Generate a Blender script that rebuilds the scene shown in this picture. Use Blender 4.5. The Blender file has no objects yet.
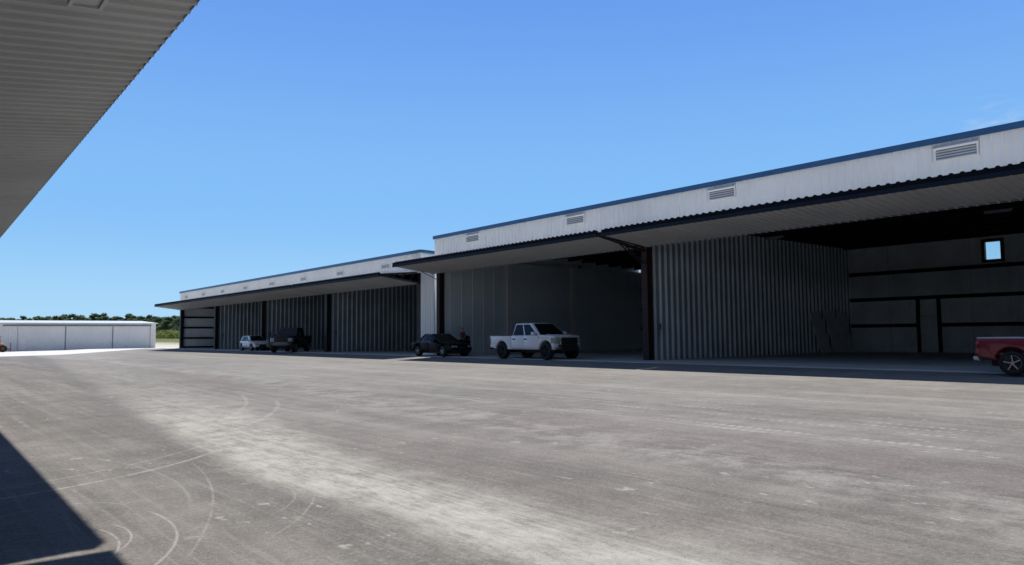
import bpy, bmesh, math, random
from mathutils import Vector, Matrix
random.seed(7)
R = math.radians
scene = bpy.context.scene
col = scene.collection

# ------------------------------------------------------------------ materials
class NT:
    """small helper that writes shader maths as python expressions"""
    def __init__(s, mat):
        s.nt = mat.node_tree; s.n = s.nt.nodes; s.l = s.nt.links
    def put(s, sock, v):
        if hasattr(v, 'links'): s.l.new(v, sock)
        else: sock.default_value = v
    def m(s, op, a, b=0.0, clamp=False):
        n = s.n.new('ShaderNodeMath'); n.operation = op; n.use_clamp = clamp
        s.put(n.inputs[0], a); s.put(n.inputs[1], b); return n.outputs[0]
    def ramp(s, v, a, b, o0=0.0, o1=1.0):
        n = s.n.new('ShaderNodeMapRange'); n.interpolation_type = 'SMOOTHSTEP'
        s.put(n.inputs[0], v); s.put(n.inputs[1], a); s.put(n.inputs[2], b)
        s.put(n.inputs[3], o0); s.put(n.inputs[4], o1); return n.outputs[0]
    def comb(s, x, y, z=0.0):
        n = s.n.new('ShaderNodeCombineXYZ')
        s.put(n.inputs[0], x); s.put(n.inputs[1], y); s.put(n.inputs[2], z); return n.outputs[0]
    def noise(s, vec, scale, detail=4.0, rough=.55, dist=0.0):
        n = s.n.new('ShaderNodeTexNoise'); s.put(n.inputs['Vector'], vec)
        n.inputs['Scale'].default_value = scale; n.inputs['Detail'].default_value = detail
        n.inputs['Roughness'].default_value = rough; n.inputs['Distortion'].default_value = dist
        return n.outputs[0]
    def mix(s, f, a, b):
        n = s.n.new('ShaderNodeMix'); n.data_type = 'RGBA'
        s.put(n.inputs[0], f); s.put(n.inputs[6], c4(a)); s.put(n.inputs[7], c4(b)); return n.outputs[2]
    def xyz(s, kind='Object'):
        t = s.n.new('ShaderNodeTexCoord'); x = s.n.new('ShaderNodeSeparateXYZ')
        s.l.new(t.outputs[kind], x.inputs[0]); return t.outputs[kind], x.outputs[0], x.outputs[1], x.outputs[2]
    def bump(s, h, strength, dist=.02):
        n = s.n.new('ShaderNodeBump'); n.inputs['Strength'].default_value = strength
        n.inputs['Distance'].default_value = dist; s.put(n.inputs['Height'], h); return n.outputs[0]
def c4(c):
    if hasattr(c, 'links'): return c
    return (c[0], c[1], c[2], 1.0)
def newmat(name):
    m = bpy.data.materials.new(name); m.use_nodes = True
    b = m.node_tree.nodes['Principled BSDF']; return m, NT(m), b
def paint(name, c, rough=.5, metal=0.0, var=.12, scale=1.5, coat=0.0, spec=.5, grime=None):
    m, t, b = newmat(name)
    p, x, y, z = t.xyz()
    n = t.noise(p, scale, 5.0, .6)
    f = t.ramp(n, .3, .7)
    a = tuple(v*(1-var) for v in c); d = tuple(min(1, v*(1+var*.5)) for v in c)
    o = t.mix(f, a, d)
    if grime:
        g = t.noise(t.comb(t.m('MULTIPLY', x, 3.0), t.m('MULTIPLY', y, 3.0), t.m('MULTIPLY', z, .25)), 1.0, 6.0, .65)
        o = t.mix(t.m('MULTIPLY', t.ramp(g, .52, .78), grime[3]), o, grime[:3])
    t.put(b.inputs['Base Color'], o)
    t.put(b.inputs['Roughness'], t.m('ADD', t.m('MULTIPLY', n, .2), rough-.1))
    b.inputs['Metallic'].default_value = metal; b.inputs['Coat Weight'].default_value = coat
    b.inputs['Specular IOR Level'].default_value = spec
    return m
M = {}
M['white'] = paint('white_metal', (.87, .865, .84), .4, var=.05, scale=.4, grime=(.55, .53, .49, .22))
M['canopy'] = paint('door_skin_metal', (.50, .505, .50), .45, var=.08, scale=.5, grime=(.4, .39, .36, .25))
M['canopyleft'] = paint('weathered_door_skin', (.55, .565, .565), .5, var=.1, scale=.4, grime=(.36, .35, .32, .3))
M['roof'] = paint('roof_metal', (.62, .67, .68), .4, var=.06)
M['partition'] = paint('galvanised_partition', (.72, .80, .84), .36, metal=.2, var=.10, scale=.6, grime=(.55, .59, .60, .4))
M['pan'] = paint('partition_pan', (.29, .35, .39), .5, metal=.2, var=.15, scale=.6, grime=(.15, .17, .18, .4))  # darker copy for the flats between ribs, shade put into the colour
M['liner'] = paint('liner_panel', (.74, .84, .88), .5, var=.08, scale=.3, grime=(.35, .36, .36, .3))
M['insul'] = paint('insulation_facing', (.80, .88, .92), .6, var=.14, scale=.5, grime=(.38, .37, .36, .4))
M['blue'] = paint('blue_trim', (.032, .105, .24), .4, var=.1)
M['navy'] = paint('navy_trim', (.009, .016, .032), .6, var=.2, spec=.2)
M['steel'] = paint('dark_steel', (.018, .018, .02), .6, var=.2)
M['primer'] = paint('red_oxide_primer', (.035, .016, .017), .7, var=.25, scale=2)
M['seal'] = paint('rubber_seal', (.007, .009, .014), .8, var=.1, spec=.1)
M['ceiling'] = paint('dark_roof_insulation', (.06, .064, .072), .8, var=.15, spec=.2)  # dark colour standing in for the shade under the roof
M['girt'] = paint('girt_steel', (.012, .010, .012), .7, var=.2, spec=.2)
M['louver'] = paint('louver_metal', (.60, .60, .60), .5, var=.1)
M['gutter'] = paint('gutter_metal', (.17, .19, .23), .5, var=.1)
M['fardoor'] = paint('pale_door_metal', (.80, .81, .80), .45, var=.04, scale=.3)
M['tyre'] = paint('tyre_rubber', (.014, .014, .015), .8, var=.2, scale=6)
M['rim'] = paint('rim_alloy', (.52, .53, .55), .3, metal=.8, var=.05)
M['blackplastic'] = paint('black_plastic', (.016, .016, .018), .55, var=.2)
M['chrome'] = paint('bright_metal', (.6, .6, .62), .22, metal=1.0, var=.05)
M['lamp'] = paint('lamp_lens', (.34, .36, .33), .12, var=.25, scale=9, coat=.6)
M['taillamp'] = paint('tail_lens', (.22, .012, .012), .2, var=.1, coat=.5)
M['carwhite'] = paint('white_car_paint', (.86, .88, .90), .3, var=.03, coat=.7, grime=(.5, .47, .42, .15))
M['carblack'] = paint('black_car_paint', (.006, .007, .011), .4, var=.1, coat=.0, spec=.12)
M['cardark'] = paint('charcoal_car_paint', (.018, .022, .036), .35, var=.1, coat=.1, spec=.35, grime=(.12, .11, .1, .3))
M['carred'] = paint('red_car_paint', (.19, .004, .022), .3, var=.06, coat=.4, grime=(.12, .02, .03, .25))
M['orange'] = paint('orange_machine_paint', (.55, .20, .025), .45, var=.12, grime=(.25, .16, .08, .5))
M['rust'] = paint('dark_red_steel', (.16, .05, .05), .6, var=.2)
M['skin'] = paint('skin', (.42, .25, .18), .55, var=.06)
M['shirt'] = paint('tan_shirt', (.20, .13, .11), .85, var=.12, scale=5)
M['trousers'] = paint('dark_trousers', (.018, .018, .024), .85, var=.2, scale=5)
M['hair'] = paint('dark_hair', (.012, .009, .008), .7, var=.2, scale=20)
M['plaster'] = paint('sheet_board', (.86, .88, .88), .7, var=.1)
M['bucket'] = paint('white_plastic', (.75, .75, .72), .45, var=.05)
M['bark'] = paint('pine_bark', (.11, .075, .05), .9, var=.3, scale=3)
def glassmat():
    m, t, b = newmat('car_glass')
    b.inputs['Base Color'].default_value = (.012, .014, .017, 1); b.inputs['Roughness'].default_value = .04
    b.inputs['Specular IOR Level'].default_value = .14
    p, x, y, z = t.xyz()
    t.put(b.inputs['Roughness'], t.ramp(t.noise(p, 4.0), .3, .8, .03, .12)); return m
M['glass'] = glassmat(); M['glasssky'] = paint('tinted_windshield', (.03, .045, .08), .1, var=.1, spec=.6)
def panemat():
    m = bpy.data.materials.new('window_pane'); m.use_nodes = True
    t = NT(m); n = t.n; out = n['Material Output']
    tr = n.new('ShaderNodeBsdfTransparent'); tr.inputs[0].default_value = (.93, .97, .96, 1)
    gl = n.new('ShaderNodeBsdfGlossy'); gl.inputs['Roughness'].default_value = .03
    fr = n.new('ShaderNodeFresnel'); fr.inputs[0].default_value = 1.45
    mx = n.new('ShaderNodeMixShader'); t.l.new(fr.outputs[0], mx.inputs[0])
    t.l.new(tr.outputs[0], mx.inputs[1]); t.l.new(gl.outputs[0], mx.inputs[2]); t.l.new(mx.outputs[0], out.inputs[0])
    return m
M['pane'] = panemat()
def leafmat(name, a, b_):
    m, t, b = newmat(name)
    p, x, y, z = t.xyz()
    c = t.mix(t.ramp(t.noise(p, .9, 3.0), .35, .65), a, b_)
    t.put(b.inputs['Base Color'], c)
    b.inputs['Roughness'].default_value = .7; b.inputs['Specular IOR Level'].default_value = .25
    tr = t.n.new('ShaderNodeBsdfTranslucent'); t.put(tr.inputs[0], c); mx = t.n.new('ShaderNodeMixShader'); mx.inputs[0].default_value = .45
    t.l.new(b.outputs[0], mx.inputs[1]); t.l.new(tr.outputs[0], mx.inputs[2]); t.l.new(mx.outputs[0], t.n['Material Output'].inputs[0])
    return m
M['needles'] = leafmat('pine_needles', (.11, .165, .095), (.185, .235, .14))
M['scrub'] = leafmat('scrub_leaves', (.20, .26, .06), (.34, .38, .12))
def concrete(name, a, b_, bumps=.15):
    m, t, b = newmat(name)
    p, x, y, z = t.xyz()
    f = t.ramp(t.noise(p, .35, 6.0, .6), .3, .7)
    o = t.mix(f, a, b_)
    g = t.noise(p, 9.0, 5.0, .7)
    o = t.mix(t.m('MULTIPLY', t.ramp(g, .5, .8), .35), o, tuple(v*.7 for v in a))
    t.put(b.inputs['Base Color'], o); b.inputs['Roughness'].default_value = .75
    t.put(b.inputs['Normal'], t.bump(g, bumps, .01)); return m
M['slab'] = concrete('slab_concrete', (.46, .47, .47), (.56, .57, .56))
M['pad'] = concrete('pale_concrete', (.58, .56, .52), (.72, .70, .66))

# ------------------------------------------------------------------ mesh helpers
class MB:
    def __init__(s): s.v = []; s.f = []; s.p = []
    def add(s, vs, fs):
        k = len(s.v); s.p.append(([tuple(v) for v in vs], [tuple(f) for f in fs])); s.v += [tuple(v) for v in vs]; s.f += [tuple(i+k for i in f) for f in fs]; return s
    def hexa(s, p):        # 4 bottom + 4 top, both ccw seen from above
        return s.add(p, [(3, 2, 1, 0), (4, 5, 6, 7), (0, 1, 5, 4), (1, 2, 6, 5), (2, 3, 7, 6), (3, 0, 4, 7)])
    def box(s, x0, x1, y0, y1, z0, z1):
        return s.hexa([(x0, y0, z0), (x1, y0, z0), (x1, y1, z0), (x0, y1, z0), (x0, y0, z1), (x1, y0, z1), (x1, y1, z1), (x0, y1, z1)])
    def bar(s, p, q, w, h=None):
        p, q = Vector(p), Vector(q); h = h or w; d = (q-p).normalized()
        a = d.cross(Vector((0, 0, 1)))
        if a.length < 1e-3: a = Vector((1, 0, 0))
        a.normalize(); b = d.cross(a).normalized(); a *= w/2; b *= h/2
        return s.hexa([p-a-b, p+a-b, p+a+b, p-a+b, q-a-b, q+a-b, q+a+b, q-a+b])
    def tube(s, p, q, r, r2=None, n=8):
        p, q = Vector(p), Vector(q); r2 = r if r2 is None else r2; d = (q-p).normalized()
        a = d.cross(Vector((0, 0, 1)))
        if a.length < 1e-3: a = Vector((1, 0, 0))
        a.normalize(); b = d.cross(a).normalized()
        vs = []
        for c, rr in ((p, r), (q, r2)):
            for i in range(n):
                t = 2*math.pi*i/n; vs.append(c + a*math.cos(t)*rr + b*math.sin(t)*rr)
        fs = [(i, (i+1) % n, n+(i+1) % n, n+i) for i in range(n)] + [tuple(range(n))[::-1], tuple(range(n, 2*n))]
        return s.add(vs, fs)
    def lathe(s, prof, n=24, axis='y', c=(0, 0, 0)):    # prof: (radius, along)
        vs = []
        for i in range(n):
            t = 2*math.pi*i/n
            for r, a in prof:
                if axis == 'y': vs.append((c[0]+r*math.cos(t), c[1]+a, c[2]+r*math.sin(t)))
                else: vs.append((c[0]+r*math.cos(t), c[1]+r*math.sin(t), c[2]+a))
        k = len(prof)
        fs = [(i*k+j, ((i+1) % n)*k+j, ((i+1) % n)*k+j+1, i*k+j+1) for i in range(n) for j in range(k-1)]
        return s.add(vs, fs)
    def corr(s, O, U, V, N, lu, lv, pitch=.305, rib=.07, depth=.032, back=.03):
        """ribbed metal sheet: ribs run along V, repeat along U, stand out along N; closed at the back"""
        O, U, V, N = map(Vector, (O, U, V, N)); U.normalize(); V.normalize(); N.normalize()
        pr = [(0, 0)]; u = pitch*.5
        while u+rib < lu:
            pr += [(u-rib*.8, 0), (u-rib*.35, depth), (u+rib*.35, depth), (u+rib*.8, 0)]; u += pitch
        pr.append((lu, 0)); pr = [p for p in pr if 0 <= p[0] <= lu]
        n = len(pr)
        vs = [O+U*a+N*b for a, b in pr] + [O+U*a+N*b+V*lv for a, b in pr]
        B = -N*back; vs += [O+B, O+U*lu+B, O+U*lu+V*lv+B, O+V*lv+B]
        fs = [(i, i+1, n+i+1, n+i) for i in range(n-1)]
        k = 2*n
        fs += [(k+3, k+2, k+1, k), (0, n, k+3, k), (n-1, k+1, k+2, 2*n-1)]
        fs += [tuple([k, k+1] + list(range(n-1, -1, -1))), tuple([k+2, k+3]+list(range(n, 2*n)))]
        return s.add(vs, fs)
    def extrude(s, poly, y0, y1, inset=.03):
        """side outline (x,z) swept across y with softened long edges"""
        fine = []
        for i in range(len(poly)):
            p, q = Vector(poly[i]), Vector(poly[(i+1) % len(poly)]); k = max(1, int((q-p).length/.28))
            fine += [tuple(p.lerp(q, j/k)) for j in range(k)]
        poly = fine; n = len(poly); A = sum(poly[i][0]*poly[(i+1) % n][1]-poly[(i+1) % n][0]*poly[i][1] for i in range(n))
        sg = 1 if A > 0 else -1
        def off(d):
            o = []
            for i in range(n):
                p0, p1, p2 = Vector(poly[i-1]), Vector(poly[i]), Vector(poly[(i+1) % n])
                e1 = (p1-p0).normalized(); e2 = (p2-p1).normalized()
                n1 = Vector((-e1.y, e1.x))*sg; n2 = Vector((-e2.y, e2.x))*sg
                b = n1+n2
                if b.length < 1e-4: b = n1
                b.normalize(); k = max(.5, b.dot(n1)); o.append(p1+b*(d/k))
            return o
        sl = [(y0+inset*a, inset*c_) for (a, c_) in [(1-math.cos(R(q)), 1-math.sin(R(q))) for q in (0, 25, 48, 70, 90)]]
        sl += [(y1+y0-y, d) for y, d in sl[::-1]]
        vs = []
        for y, d in sl: vs += [(p[0], y, p[1]) for p in off(d)]
        fs = []
        for k in range(len(sl)-1):
            for i in range(n):
                j = (i+1) % n; q = (k*n+i, k*n+j, (k+1)*n+j, (k+1)*n+i)
                fs.append(q if sg < 0 else q[::-1])
        c0 = tuple(range(n)); c1 = tuple(range((len(sl)-1)*n, len(sl)*n))
        fs += [c0 if sg > 0 else c0[::-1], c1[::-1] if sg > 0 else c1]
        return s.add(vs, fs)
    def patch(s, c, pts, off=.006, th=.012):
        """a plate on the bilinear face c=(bl,br,tr,tl), outline pts in (u,v)"""
        bl, br, tr, tl = map(Vector, c); N = (br-bl).cross(tl-bl).normalized()
        q = [bl.lerp(br, u).lerp(tl.lerp(tr, u), v) for u, v in pts]; n = len(q)
        vs = [p+N*(off-th) for p in q] + [p+N*off for p in q]
        return s.add(vs, [tuple(range(n))[::-1], tuple(range(n, 2*n))] + [(i, (i+1) % n, n+(i+1) % n, n+i) for i in range(n)])
    def each(s, name, mat, parent):        # every added shape becomes a part of its own
        for v, f in s.p:
            q = MB(); q.v = v; q.f = f; q.build(name, mat, parent)
    def build(s, name, mat, parent=None, bevel=0, smooth=False):
        me = bpy.data.meshes.new(name); me.from_pydata(s.v, [], s.f); me.update()
        bm = bmesh.new(); bm.from_mesh(me)
        bmesh.ops.recalc_face_normals(bm, faces=bm.faces[:])
        if bevel: bmesh.ops.bevel(bm, geom=bm.edges[:], offset=bevel, segments=4 if bevel > .06 else 2, affect='EDGES', clamp_overlap=True, profile=.5)
        bm.to_mesh(me); bm.free()
        me.materials.append(M[mat] if isinstance(mat, str) else mat)
        if smooth: me.polygons.foreach_set('use_smooth', [True]*len(me.polygons))
        o = bpy.data.objects.new(name, me); col.objects.link(o)
        if parent: o.parent = parent
        return o
def tag(o, label=None, cat=None, group=None, kind=None):
    if label: o['label'] = label
    if cat: o['category'] = cat
    if group: o['group'] = group
    if kind: o['kind'] = kind
    return o
def empty(name, loc=(0, 0, 0), rz=0.0):
    o = bpy.data.objects.new(name, None); o.empty_display_size = .3; col.objects.link(o)
    o.location = loc; o.rotation_euler = (0, 0, rz); return o
def copy_tree(o, parent=None):
    c = o.copy(); col.objects.link(c)
    if parent: c.parent = parent
    for ch in list(o.children): copy_tree(ch, c)
    return c

# ------------------------------------------------------------------ camera (x = away from the left hangars, y = along the rows, z = up from the hangar floor)
CAM = Vector((0, 0, 1.21)); F = 740.0
yw, pt, rl = R(39.55), R(4.10), R(-.5)
fw = Vector((math.sin(yw)*math.cos(pt), math.cos(yw)*math.cos(pt), math.sin(pt)))
rt = Vector((math.cos(yw), -math.sin(yw), 0)); up = rt.cross(fw)
rt2 = rt*math.cos(rl)+up*math.sin(rl); up2 = rt2.cross(fw)
cd = bpy.data.cameras.new('camera'); cam = bpy.data.objects.new('camera', cd); col.objects.link(cam)
mw = Matrix((rt2, up2, -fw)).transposed().to_4x4(); mw.translation = CAM
cam.matrix_world = mw; cd.sensor_width = 36; cd.lens = F/1024*36; cd.clip_start = .05; cd.clip_end = 5000
scene.camera = cam

# ------------------------------------------------------------------ light
SUN = Vector((.285, .60, 1.0)).normalized()
el = math.asin(SUN.z); az = math.atan2(SUN.x, SUN.y)
sd = bpy.data.lights.new('sun', 'SUN'); sd.energy = 5.0; sd.angle = R(.53); sd.color = (1, .955, .90)
so = bpy.data.objects.new('sun', sd); col.objects.link(so)
so.rotation_euler = (-SUN).to_track_quat('-Z', 'Y').to_euler(); so.location = (20, 40, 60)
w = bpy.data.worlds.new('World'); scene.world = w; w.use_nodes = True
t = NT(w); bg = t.n['Background']
sky = t.n.new('ShaderNodeTexSky'); sky.sky_type = 'NISHITA'; sky.sun_disc = False
sky.sun_elevation = el; sky.sun_rotation = az; sky.air_density = 1.0; sky.dust_density = .3; sky.ozone_density = 1.6; sky.altitude = 0
p, x, y, z = t.xyz('Generated')
cm = t.noise(t.comb(t.m('MULTIPLY', x, 6.0), t.m('MULTIPLY', y, 6.0), t.m('MULTIPLY', z, 22.0)), 2.4, 5.0, .6, .4)
# a wisp of high cloud low over the nearer hangar's roof
dv = t.n.new('ShaderNodeVectorMath'); dv.operation = 'DISTANCE'
t.l.new(p, dv.inputs[0])
wd = (rt2*(998-512)+up2*(282.5-117)+fw*F).normalized(); dv.inputs[1].default_value = wd
# clear blue graded from pale horizon to deep zenith, added to the physical sky
g1 = t.mix(t.ramp(z, 0.0, .17), (.40, .70, .97), (.235, .535, .96)); g2 = t.mix(t.ramp(z, .13, .50), g1, (.125, .32, .87)); g3 = t.mix(t.ramp(z, .45, .8), g2, (.05, .115, .33))
# the unseen half of the sky away from the sun is dimmed to deepen shade
hz = t.m('ADD', t.m('MULTIPLY', x, .55), t.m('MULTIPLY', y, .83))
g3 = t.mix(t.ramp(hz, -.55, .35, 1, 0), g3, (.125, .18, .29))
BS = .085
gs = t.n.new('ShaderNodeVectorMath'); gs.operation = 'SCALE'; t.l.new(g3, gs.inputs[0]); gs.inputs['Scale'].default_value = 1/BS
skc = t.mix(.93, sky.outputs[0], gs.outputs[0])
wm = t.m('MULTIPLY', t.ramp(dv.outputs['Value'], .008, .045, 1, 0), t.ramp(cm, .45, .72))
t.l.new(t.mix(t.m('MULTIPLY', wm, .3), skc, (9, 9.5, 10)), bg.inputs[0])
bg.inputs[1].default_value = BS
scene.view_settings.view_transform = 'Standard'; scene.view_settings.look = 'None'
scene.view_settings.exposure = 0.0; scene.view_settings.gamma = 1.0; scene.view_settings.use_curve_mapping = False
try:
    scene.cycles.max_bounces = 8; scene.cycles.diffuse_bounces = 7; scene.cycles.use_denoising = True
    scene.cycles.sample_clamp_indirect = 6.0
except Exception: pass

# ------------------------------------------------------------------ ground
PD = [(-200, -.40), (0, -.39), (8, -.32), (14, -.255), (18, -.215), (22, -.175), (24, -.095), (25.2, -.04), (300, -.04)]
def sm(a, b, v):
    u = max(0, min(1, (v-a)/(b-a))); return u*u*(3-2*u)
def zg(d, s):
    for (a, za), (b, zb) in zip(PD, PD[1:]):
        if d <= b:
            z0 = za+(zb-za)*(max(d, a)-a)/(b-a); break
    else: z0 = PD[-1][1]
    k = sm(14, 25, d)
    return z0 - .45*(sm(62, 106, s)*(1-k)+sm(99, 135, s)*k) + 1.7*sm(172, 215, s)
def sheet(name, ds, ss, dz, mat):
    mb = MB(); n = len(ds)
    mb.add([(d, s, zg(d, s)+dz) for s in ss for d in ds],
           [(j*n+i, j*n+i+1, (j+1)*n+i+1, (j+1)*n+i) for j in range(len(ss)-1) for i in range(n-1)])
    return tag(mb.build(name, mat, smooth=True), kind='structure')
def ground_z(px, py):
    """world point on the apron under a point of the photograph (used to lay out stains)"""
    d = rt2*(px-512)+up2*(282.5-py)+fw*F; zz = -.35
    for _ in range(6):
        q = CAM + d*((zz-CAM.z)/d.z); zz = zg(q.x, q.y)
    return q
def apron_mat():
    m, t, b = newmat('dusty_asphalt')
    p, x, y, z = t.xyz()
    warp = t.m('MULTIPLY', t.m('SUBTRACT', t.noise(t.comb(x, t.m('MULTIPLY', y, .3)), .15, 2.0), .5), 1.2)
    xw = t.m('ADD', x, warp)
    st1 = t.noise(t.comb(t.m('MULTIPLY', xw, .8), t.m('MULTIPLY', y, .045)), 1.0, 6.0, .62)
    st2 = t.noise(t.comb(t.m('MULTIPLY', xw, 3.6), t.m('MULTIPLY', y, .07), 3.0), 1.0, 5.0, .6)
    blot = t.noise(p, .22, 6.0, .6, .3)
    mid = t.noise(p, 1.7, 6.0, .65)
    grain = t.m('ADD', t.m('MULTIPLY', t.noise(p, 70.0, 2.0, .7), .5), t.m('MULTIPLY', t.noise(p, 24.0, 3.0, .75), .5))
    f = t.m('ADD', t.m('MULTIPLY', st1, .36), t.m('ADD', t.m('MULTIPLY', st2, .20), t.m('ADD', t.m('MULTIPLY', blot, .22), t.m('MULTIPLY', mid, .28))))
    mid2 = t.noise(t.comb(t.m('MULTIPLY', x, 6.0), t.m('MULTIPLY', y, 1.3)), 1.0, 5.0, .7)
    f = t.m('ADD', f, t.m('MULTIPLY', t.m('SUBTRACT', mid2, .5), .10))
    f = t.ramp(f, .40, .72)
    # dust lies thicker towards the far side of the apron
    far = t.ramp(x, 6.0, 18.0)
    f = t.m('ADD', f, t.m('MULTIPLY', far, .34), clamp=True)
    o = t.mix(f, (.130, .121, .108), (.300, .281, .250))
    rb = t.m('MULTIPLY', t.ramp(t.m('ADD', x, warp), 7.6, 8.6), t.ramp(t.m('ADD', x, warp), 9.3, 10.2, 1, 0))
    o = t.mix(t.m('MULTIPLY', rb, .38), o, (.17, .140, .126))
    red = t.m('MULTIPLY', t.ramp(t.noise(t.comb(t.m('MULTIPLY', x, .5), t.m('MULTIPLY', y, .07), 9.0), 1.0, 4.0), .5, .7), .22)
    o = t.mix(red, o, (.235, .195, .178))
    mid3 = t.noise(t.comb(t.m('MULTIPLY', x, 15.0), t.m('MULTIPLY', y, 3.5)), 1.0, 4.0, .7)
    dust = (.44, .425, .39)
    # the trampled swath of pale dust
    wob = t.m('MULTIPLY', t.m('SUBTRACT', t.noise(t.comb(t.m('MULTIPLY', x, .8), t.m('MULTIPLY', y, .45), 2.0), 1.0, 4.0, .6), .5), .9)
    e = t.m('ADD', wob, t.m('SUBTRACT', x, t.m('ADD', 3.85, t.m('MULTIPLY', t.m('MAXIMUM', t.m('SUBTRACT', y, 9.0), 0.0), .13))))
    wy = t.m('ADD', .42, t.m('MULTIPLY', y, .022))
    en = t.m('DIVIDE', e, wy)
    sw = t.m('MULTIPLY', t.ramp(en, -1.7, -.55), t.ramp(en, .2, 2.1, 1, 0))
    sw = t.m('MULTIPLY', sw, t.ramp(y, 9.0, 26.0, 1, .28))
    sw = t.m('MULTIPLY', sw, t.ramp(t.m('ADD', t.m('MULTIPLY', mid, .35), t.m('ADD', t.m('MULTIPLY', mid2, .35), t.m('MULTIPLY', mid3, .30))), .34, .62, .15, .92))
    edge = t.m('MULTIPLY', t.ramp(en, -2.3, -1.6), t.ramp(en, -1.5, -1.1, 1, 0))
    o = t.mix(t.m('MULTIPLY', edge, .35), o, (.11, .105, .10))
    o = t.mix(t.m('MULTIPLY', sw, .95), o, (.54, .525, .465))
    # second fainter swath beyond it
    e2 = t.m('SUBTRACT', t.m('ADD', x, warp), t.m('ADD', 6.0, t.m('MULTIPLY', t.m('SQRT', t.m('MAXIMUM', y, .01)), .7)))
    s2 = t.m('MULTIPLY', t.ramp(e2, -1.2, 0), t.ramp(e2, .2, 1.6, 1, 0))
    o = t.mix(t.m('MULTIPLY', t.m('MULTIPLY', s2, t.ramp(mid, .4, .65)), .35), o, dust)
    # thin pale drag lines along the row
    lnz = t.noise(t.comb(t.m('MULTIPLY', xw, 3.2), t.m('MULTIPLY', y, .03), 5.0), 1.0, 2.0, .5)
    lns = t.m('MULTIPLY', t.ramp(t.m('ABSOLUTE', t.m('SUBTRACT', lnz, .5)), .004, .022, 1, 0), t.ramp(mid2, .35, .62))
    o = t.mix(t.m('MULTIPLY', lns, .26), o, (.38, .36, .32))
    lnd = t.noise(t.comb(t.m('MULTIPLY', xw, 2.3), t.m('MULTIPLY', y, .025), 15.0), 1.0, 2.0, .5)
    lns = t.ramp(t.m('ABSOLUTE', t.m('SUBTRACT', lnd, .52)), .004, .024, 1, 0)
    o = t.mix(t.m('MULTIPLY', lns, .20), o, (.10, .094, .088))
    # rows of dotted crawler prints
    dots = 0.0
    for (d0, wdt, per, ph) in ((13.5, .06, .17, 0), (12.35, .06, .16, .2), (12.0, .05, .16, .7), (11.5, .06, .18, .1), (10.45, .08, .17, .3), (10.15, .07, .17, .8), (15.0, .08, .18, .2)):
        ln = t.ramp(t.m('ABSOLUTE', t.m('SUBTRACT', t.m('SUBTRACT', t.m('ADD', x, t.m('MULTIPLY', warp, .3)), d0), t.m('MULTIPLY', y, .02))), wdt*.4, wdt*1.3, 1, 0)
        pu = t.ramp(t.m('ABSOLUTE', t.m('SUBTRACT', t.m('FRACT', t.m('ADD', t.m('DIVIDE', y, per), ph)), .5)), .12, .40, 1, .1)
        nz = t.ramp(t.noise(t.comb(t.m('MULTIPLY', x, 2.0), t.m('MULTIPLY', y, .5), d0), 1.0, 3.0), .42, .60)
        dots = t.m('MAXIMUM', dots, t.m('MULTIPLY', t.m('MULTIPLY', ln, pu), nz))
    dots = t.m('MULTIPLY', t.m('MULTIPLY', dots, t.ramp(y, 12.0, 26.0, 1, 0)), t.ramp(mid2, .35, .6, .3, 1))
    o = t.mix(t.m('MULTIPLY', dots, .8), o, (.46, .44, .41))
    # pale scuffs and flecks
    fl = t.noise(t.comb(t.m('MULTIPLY', x, 5.0), t.m('MULTIPLY', y, 2.6), 1.0), 1.0, 4.0, .6)
    fk = t.m('MULTIPLY', t.ramp(fl, .62, .68), t.ramp(t.noise(p, .5, 2.0), .45, .6))
    o = t.mix(t.m('MULTIPLY', fk, .7), o, (.43, .42, .39))
    # turning marks of tyres: pale arcs
    arcs = [((36, 493), (120, 477), (215, 451), .05, .9), ((30, 484), (110, 469), (200, 446), .035, .6), ((239, 394), (245, 406), (227, 418), .07, .45),
            ((275, 400), (272, 413), (259, 420), .08, .45), ((195, 465), (213, 497), (195, 547), .02, .5), ((147, 511), (177, 533), (155, 565), .02, .85),
            ((98, 529), (118, 540), (117, 551), .016, .9), ((115, 525), (131, 534), (121, 549), .015, .9), ((275, 483), (295, 495), (279, 511), .02, .4),
            ((314, 491), (306, 511), (275, 535), .02, .4), ((190, 500), (150, 470), (60, 455), .03, .35), ((8, 515), (40, 508), (36, 533), .02, .4)]
    tm = 0.0
    for a, c, d, wd, st in arcs:
        A, B, C = (ground_z(*q) for q in (a, c, d))
        ax, ay, bx, by, cx, cy = A.x, A.y, B.x, B.y, C.x, C.y
        D = 2*(ax*(by-cy)+bx*(cy-ay)+cx*(ay-by))
        ux = ((ax*ax+ay*ay)*(by-cy)+(bx*bx+by*by)*(cy-ay)+(cx*cx+cy*cy)*(ay-by))/D
        uy = ((ax*ax+ay*ay)*(cx-bx)+(bx*bx+by*by)*(ax-cx)+(cx*cx+cy*cy)*(bx-ax))/D
        rad = math.hypot(ax-ux, ay-uy)
        dx = t.m('SUBTRACT', x, ux); dy = t.m('SUBTRACT', y, uy)
        rr = t.m('SQRT', t.m('ADD', t.m('MULTIPLY', dx, dx), t.m('MULTIPLY', dy, dy)))
        ln = t.ramp(t.m('ABSOLUTE', t.m('SUBTRACT', rr, rad)), wd*.2, wd*.95, 1, 0)
        ch = max((A-B).length, (B-C).length)
        ex = t.m('SUBTRACT', x, bx); ey = t.m('SUBTRACT', y, by)
        re = t.m('SQRT', t.m('ADD', t.m('MULTIPLY', ex, ex), t.m('MULTIPLY', ey, ey)))
        ln = t.m('MULTIPLY', ln, t.ramp(re, ch*.8, ch*1.15, st, 0))
        tm = t.m('MAXIMUM', tm, ln)
    tm = t.m('MULTIPLY', tm, t.ramp(mid2, .32, .54, .15, 1))
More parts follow.
